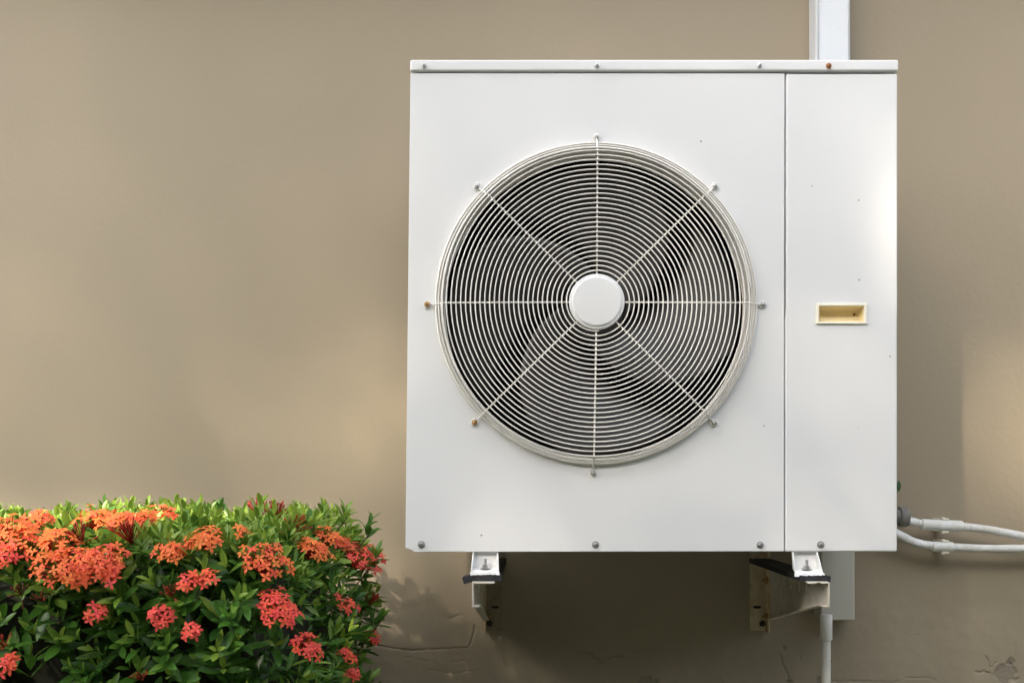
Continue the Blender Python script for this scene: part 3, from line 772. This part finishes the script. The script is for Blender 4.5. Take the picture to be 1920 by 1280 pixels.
for p, r, kd, hue, n, fy in heads:
    axis = (n*.8+Vector((0,-.25,.9))).normalized(); r = max(.012, r)
    base = p-axis*r*.75
    hd = MB(); dark = MB()
    root = None
    if kd == 'o':
        cntf = max(5, int(66*(r/.034)**1.6*random.uniform(.5,.95))); fr = []
        tries = 0
        while len(fr) < cntf and tries < 2500:
            tries += 1
            d = Vector([random.gauss(0,1) for _ in range(3)]).normalized()
            if d.dot(axis) < .05+.35*noise.noise(d*1.7+p*40): continue
            if any((d-q).length < .0080/r*.95 for q in fr): continue
            fr.append(d)
        tubes = MB()
        items = []
        for d in fr:
            tip = base+(d-axis*d.dot(axis)*.35)*r*(random.uniform(.82,1.16)+.7*noise.noise(d*1.5+p*30))+axis*r*.30
            out = (tip-(base-axis*r*.5)).normalized()
            fa = (out+axis*.2+Vector((0,-.25,.1))+Vector([random.gauss(0,.22) for _ in range(3)])).normalized()
            sp_ = random.random()*6; fb = frame(fa, Vector((cos(sp_), sin(sp_), .3)))
            tubes.tube([base-axis*r*.25, (base+tip)*.5-axis*r*.04, tip-fa*.0008], .0007, 4, caps=False)
            items.append((tip, fb, random.uniform(.0072,.0098), max(0, min(.99, random.gauss(hue,.2)))))
        tubes.v = [tuple(Vector(v)-HO) for v in tubes.v]; tubes.att = [random.uniform(.3,.9)]*len(tubes.v)
        root = tubes.build('flower_head', M['bud'], hedge, smooth=True, recalc=False, att='tint')
        D = p.y+DW
        florets.append((root, items, r/D, 0 < VX+p.x/D*FPX < 760))
    else:
        cntf = int(34*(r/.028)**1.2); tb = MB()
        for _ in range(cntf):
            d = (axis*1.5+Vector([random.gauss(0,.62) for _ in range(3)])).normalized()
            L = r*random.uniform(1.1,1.75); tip = base+d*L
            pth = [base, base+d*L*.6, base+d*L*.82, base+d*L*.93, tip]
            b0 = len(tb.v); tb.tube(pth, .0009, 5, rad=[.0006,.0007,.0010,.0014,.0003])
            a_ = max(0, min(1, random.gauss(hue,.2)))
            for q in range(b0, len(tb.v)): tb.att[q] = a_
        tb.v = [tuple(Vector(v)-HO) for v in tb.v]
        root = tb.build('flower_head', M['bud'], hedge, smooth=True, recalc=False, att='tint'); tag(root, label='spiky red cluster of unopened buds')
florets.sort(key=lambda f: -f[2] if f[3] else 0)
budget = 300
for root, items, sz, vis in florets:
    if vis and len(items) <= budget:
        budget -= len(items)
        for tip, fb, s, hue in items:
            o = bpy.data.objects.new('floret', fl_mesh[int(hue*10)]); C.objects.link(o); o.parent = root
            o.matrix_local = Matrix.Translation(tip-HO) @ fb.to_4x4() @ Matrix.Scale(s, 4)
    else:
        m = MB()
        for tip, fb, s, hue in items:
            vs, fs = floret(hue, fb, s); m.add([v+tip-HO for v in vs], fs, 0, hue)
        tag(m.build('florets', M['petal'], root, recalc=False, att='tint'), kind='stuff')

# a green leaf peeping out behind the right edge of the unit
m = MB(); R = Matrix.Rotation(radians(8), 3, 'Y') @ Matrix.Rotation(radians(80), 3, 'X')
q = P(1684, 921, DW-.05)
m.add([R @ v+q for v in leaf_verts(.026, .011, .1, .2)], LF, 0, .10)
m.tube([q, q+Vector((-.03,.01,-.02)), q+Vector((-.09,.045,-.03))], .0008, 5)
m.att = [.10]*len(m.v)
o = m.build('weed_sprig', M['leaf'], None, smooth=True, recalc=False, att='tint'); s = o.modifiers.new('t', 'SOLIDIFY'); s.thickness = .0004
tag(o, 'tip of a small green leaf peeping out behind the right edge of the unit', 'leaf')

# ------------------------------------------------------------------ added trees out of view behind the eye, put in to shade wall and hedge
def tree_cards(m, cen, rad, n, size, keep=None):
    k = 0; g = 0
    while k < n and g < n*30:
        g += 1
        d = Vector([random.gauss(0,1) for _ in range(3)]).normalized()*random.random()**.4
        p = Vector(cen)+Vector((d.x*rad[0], d.y*rad[1], d.z*rad[2]))
        if keep and not keep(p): continue
        fb = frame(Vector([random.gauss(0,1) for _ in range(3)]), Vector([random.gauss(0,1) for _ in range(3)])+Vector((0,0,1)))
        L = size*random.uniform(.7,1.3); W = L*.42
        m.add([p+fb @ Vector(v) for v in ((0,0,0), (-W/2,L*.5,0), (0,L,-.1*L), (W/2,L*.5,0))], [(0,1,2,3)], 0, random.random()); k += 1
def tree(loc, h, crowns, n, size, label, keep=None, group='added trees out of view behind the viewer'):
    t = empty('added_shade_tree', loc, label=label, cat='tree', group=group); O = Vector(loc)
    m = MB(); m.tube([(0,0,0), (.05,.03,h*.35), (-.04,.06,h*.7), (0,0,h)], .1, 10, rad=[.16,.12,.09,.05])
    for c, r in crowns: m.tube([(0,0,h*.55), (Vector(c)-O)*.6+Vector((0,0,h*.25)), Vector(c)-O], .04, 6, rad=[.06,.04,.015])
    m.build('trunk', M['bark'], t, smooth=True)
    m = MB()
    for c, r in crowns: tree_cards(m, Vector(c), r, n//len(crowns), size, keep)
    m.v = [tuple(Vector(v)-O) for v in m.v]
    tag(m.build('crown', M['treeleaf'], t, recalc=False, att='tint'), kind='stuff')
def sstep(a, b, x): t = max(0, min(1, (x-a)/(b-a))); return t*t*(3-2*t)
def light_at(px, py):
    """how open the crown is cut to let light reach a spot of the wall (photo measurements)"""
    v = .05+.11*sstep(100,900,py)*(1-sstep(930,1010,py))
    v -= .05*sstep(170,250,px)*(1-sstep(400,560,px))*(1-sstep(450,1000,py)); v += .03*sstep(60,110,px)*(1-sstep(150,230,px))*sstep(100,400,py)
    q = sstep(1040,1110,px)*(1-sstep(1760,1850,px))
    v = v*(1-q)+q*(.05+.10*sstep(650,1250,py))*(1-sstep(1330,1400,py))                           # falls on the front of the unit
    v = max(v, .66*sstep(1812,1840,px)*sstep(650,715,py)*(1-sstep(930,975,py)))                      # gap lighting the patch right of the unit
    a = sstep(600,780,py)*(1-sstep(860,1010,py-(px-640)*.45))*sstep(380,640,px)*(1-sstep(900,1100,px))
    v = max(v, .42*a)
    x, z = (px-VX)/FPX*DW, EYE-(py-VY)/FPX*DW
    h = (.95-z)/.833; x0 = x-.711*h                                                              # over the hedge top
    v = max(v, sstep(.02,.12,h)*(1-.75*sstep(.85,1.15,h))*(1-sstep(1.5,1.8,h))*(1-sstep(-.50,-.40,x0)))
    for fx in (1197, 1689): v = max(v, 1-sstep(35,70,math.hypot(px-fx, py-1345)))                # specks on the two feet
    return max(0, min(1, v))
def keep(p):
    t = -p.y/SUND.y; h = p+SUND*t
    px, py = VX+h.x*FPX/DW, VY-(h.z-EYE)*FPX/DW
    return random.random() > light_at(px, py)
cc = Vector((.1,0,1.1))-SUND*5.0
def added_shade_tree():
    t = empty('added_shade_tree', (cc.x-.6, cc.y-1.0, 0), label='added leafy shade tree nearest the wall with gaps shaped for the light, left of the viewer', cat='tree', group='added trees out of view behind the viewer'); O = Vector(t.location)
    m = MB(); top = cc-O; m.tube([(0,0,0), (.05,.03,1.2), (-.04,.1,2.2), top*.8, top+Vector((0,0,.4))], .1, 10, rad=[.17,.13,.10,.06,.02])
    for k in range(9):
        q = cc+Vector((random.uniform(-1.5,1.5), random.uniform(-.6,.6), random.uniform(-.9,1.2)))-O
        m.tube([(-.04,.1,2.2), q*.6+Vector((0,0,1.0)), q], .03, 6, rad=[.04,.025,.008])
    m.build('trunk', M['bark'], t, smooth=True)
    m = MB(); k = 0
    while k < 62000:
        hx, hz = random.uniform(-2.0,2.1), random.uniform(-1.1,2.6); tt = random.uniform(4.3,5.9)
        e = ((hx-.05)/2.05)**4+((hz-.75)/1.85)**4+((tt-5.1)/.8)**4
        if e > 1+.5*noise.noise(Vector((hx*2,hz*2,tt*2))): continue
        px, py = VX+hx*FPX/DW, VY-(hz-EYE)*FPX/DW
        k += 1
        if random.random() > -math.log(max(.02, light_at(px, py)))/4.0: continue  # leaves left out so the added crown's gaps shape the light
        p = Vector((hx,0,hz))-SUND*tt
        fb = frame(Vector([random.gauss(0,1) for _ in range(3)]), Vector([random.gauss(0,1) for _ in range(3)])+Vector((0,0,1)))
        L = random.uniform(.06,.10); W = L*.46
        m.add([p+fb @ Vector(v)-O for v in ((0,0,0), (-W/2,L*.5,0), (0,L,-.1*L), (W/2,L*.5,0))], [(0,1,2,3)], 0, random.random())
    tag(m.build('crown', M['treeleaf'], t, recalc=False, att='tint'), kind='stuff')
random.seed(5); added_shade_tree(); random.seed(6)
def ring_tree(x, y, h, w, label):
    tree((x,y,0), h*.75, [((x-w*.45,y,h*.42), (w*.62,1.2,h*.40)), ((x+w*.45,y+.2,h*.45), (w*.62,1.2,h*.42)), ((x,y,h*.72), (w*.6,1.1,h*.28)), ((x,y-.2,h*.25), (w*.9,1.0,h*.22))], 9000, .30, label)  # added crowns, sized to block the low sky
ring_tree(-10.5,-5.0,5.0,3.6,'added dense round tree blocking low sky at the far left end of the yard')
ring_tree(-6.3,-7.0,4.9,3.2,'added dense round tree blocking low sky left of the viewer beyond the shade tree')
ring_tree(-1.6,-7.0,5.6,3.2,'added dense round tree blocking low sky straight behind the viewer')
ring_tree(3.0,-6.6,5.0,3.4,'added dense round tree blocking low sky behind the viewer to the right')
ring_tree(7.6,-5.2,4.4,3.4,'added dense round tree blocking low sky at the far right end of the yard')
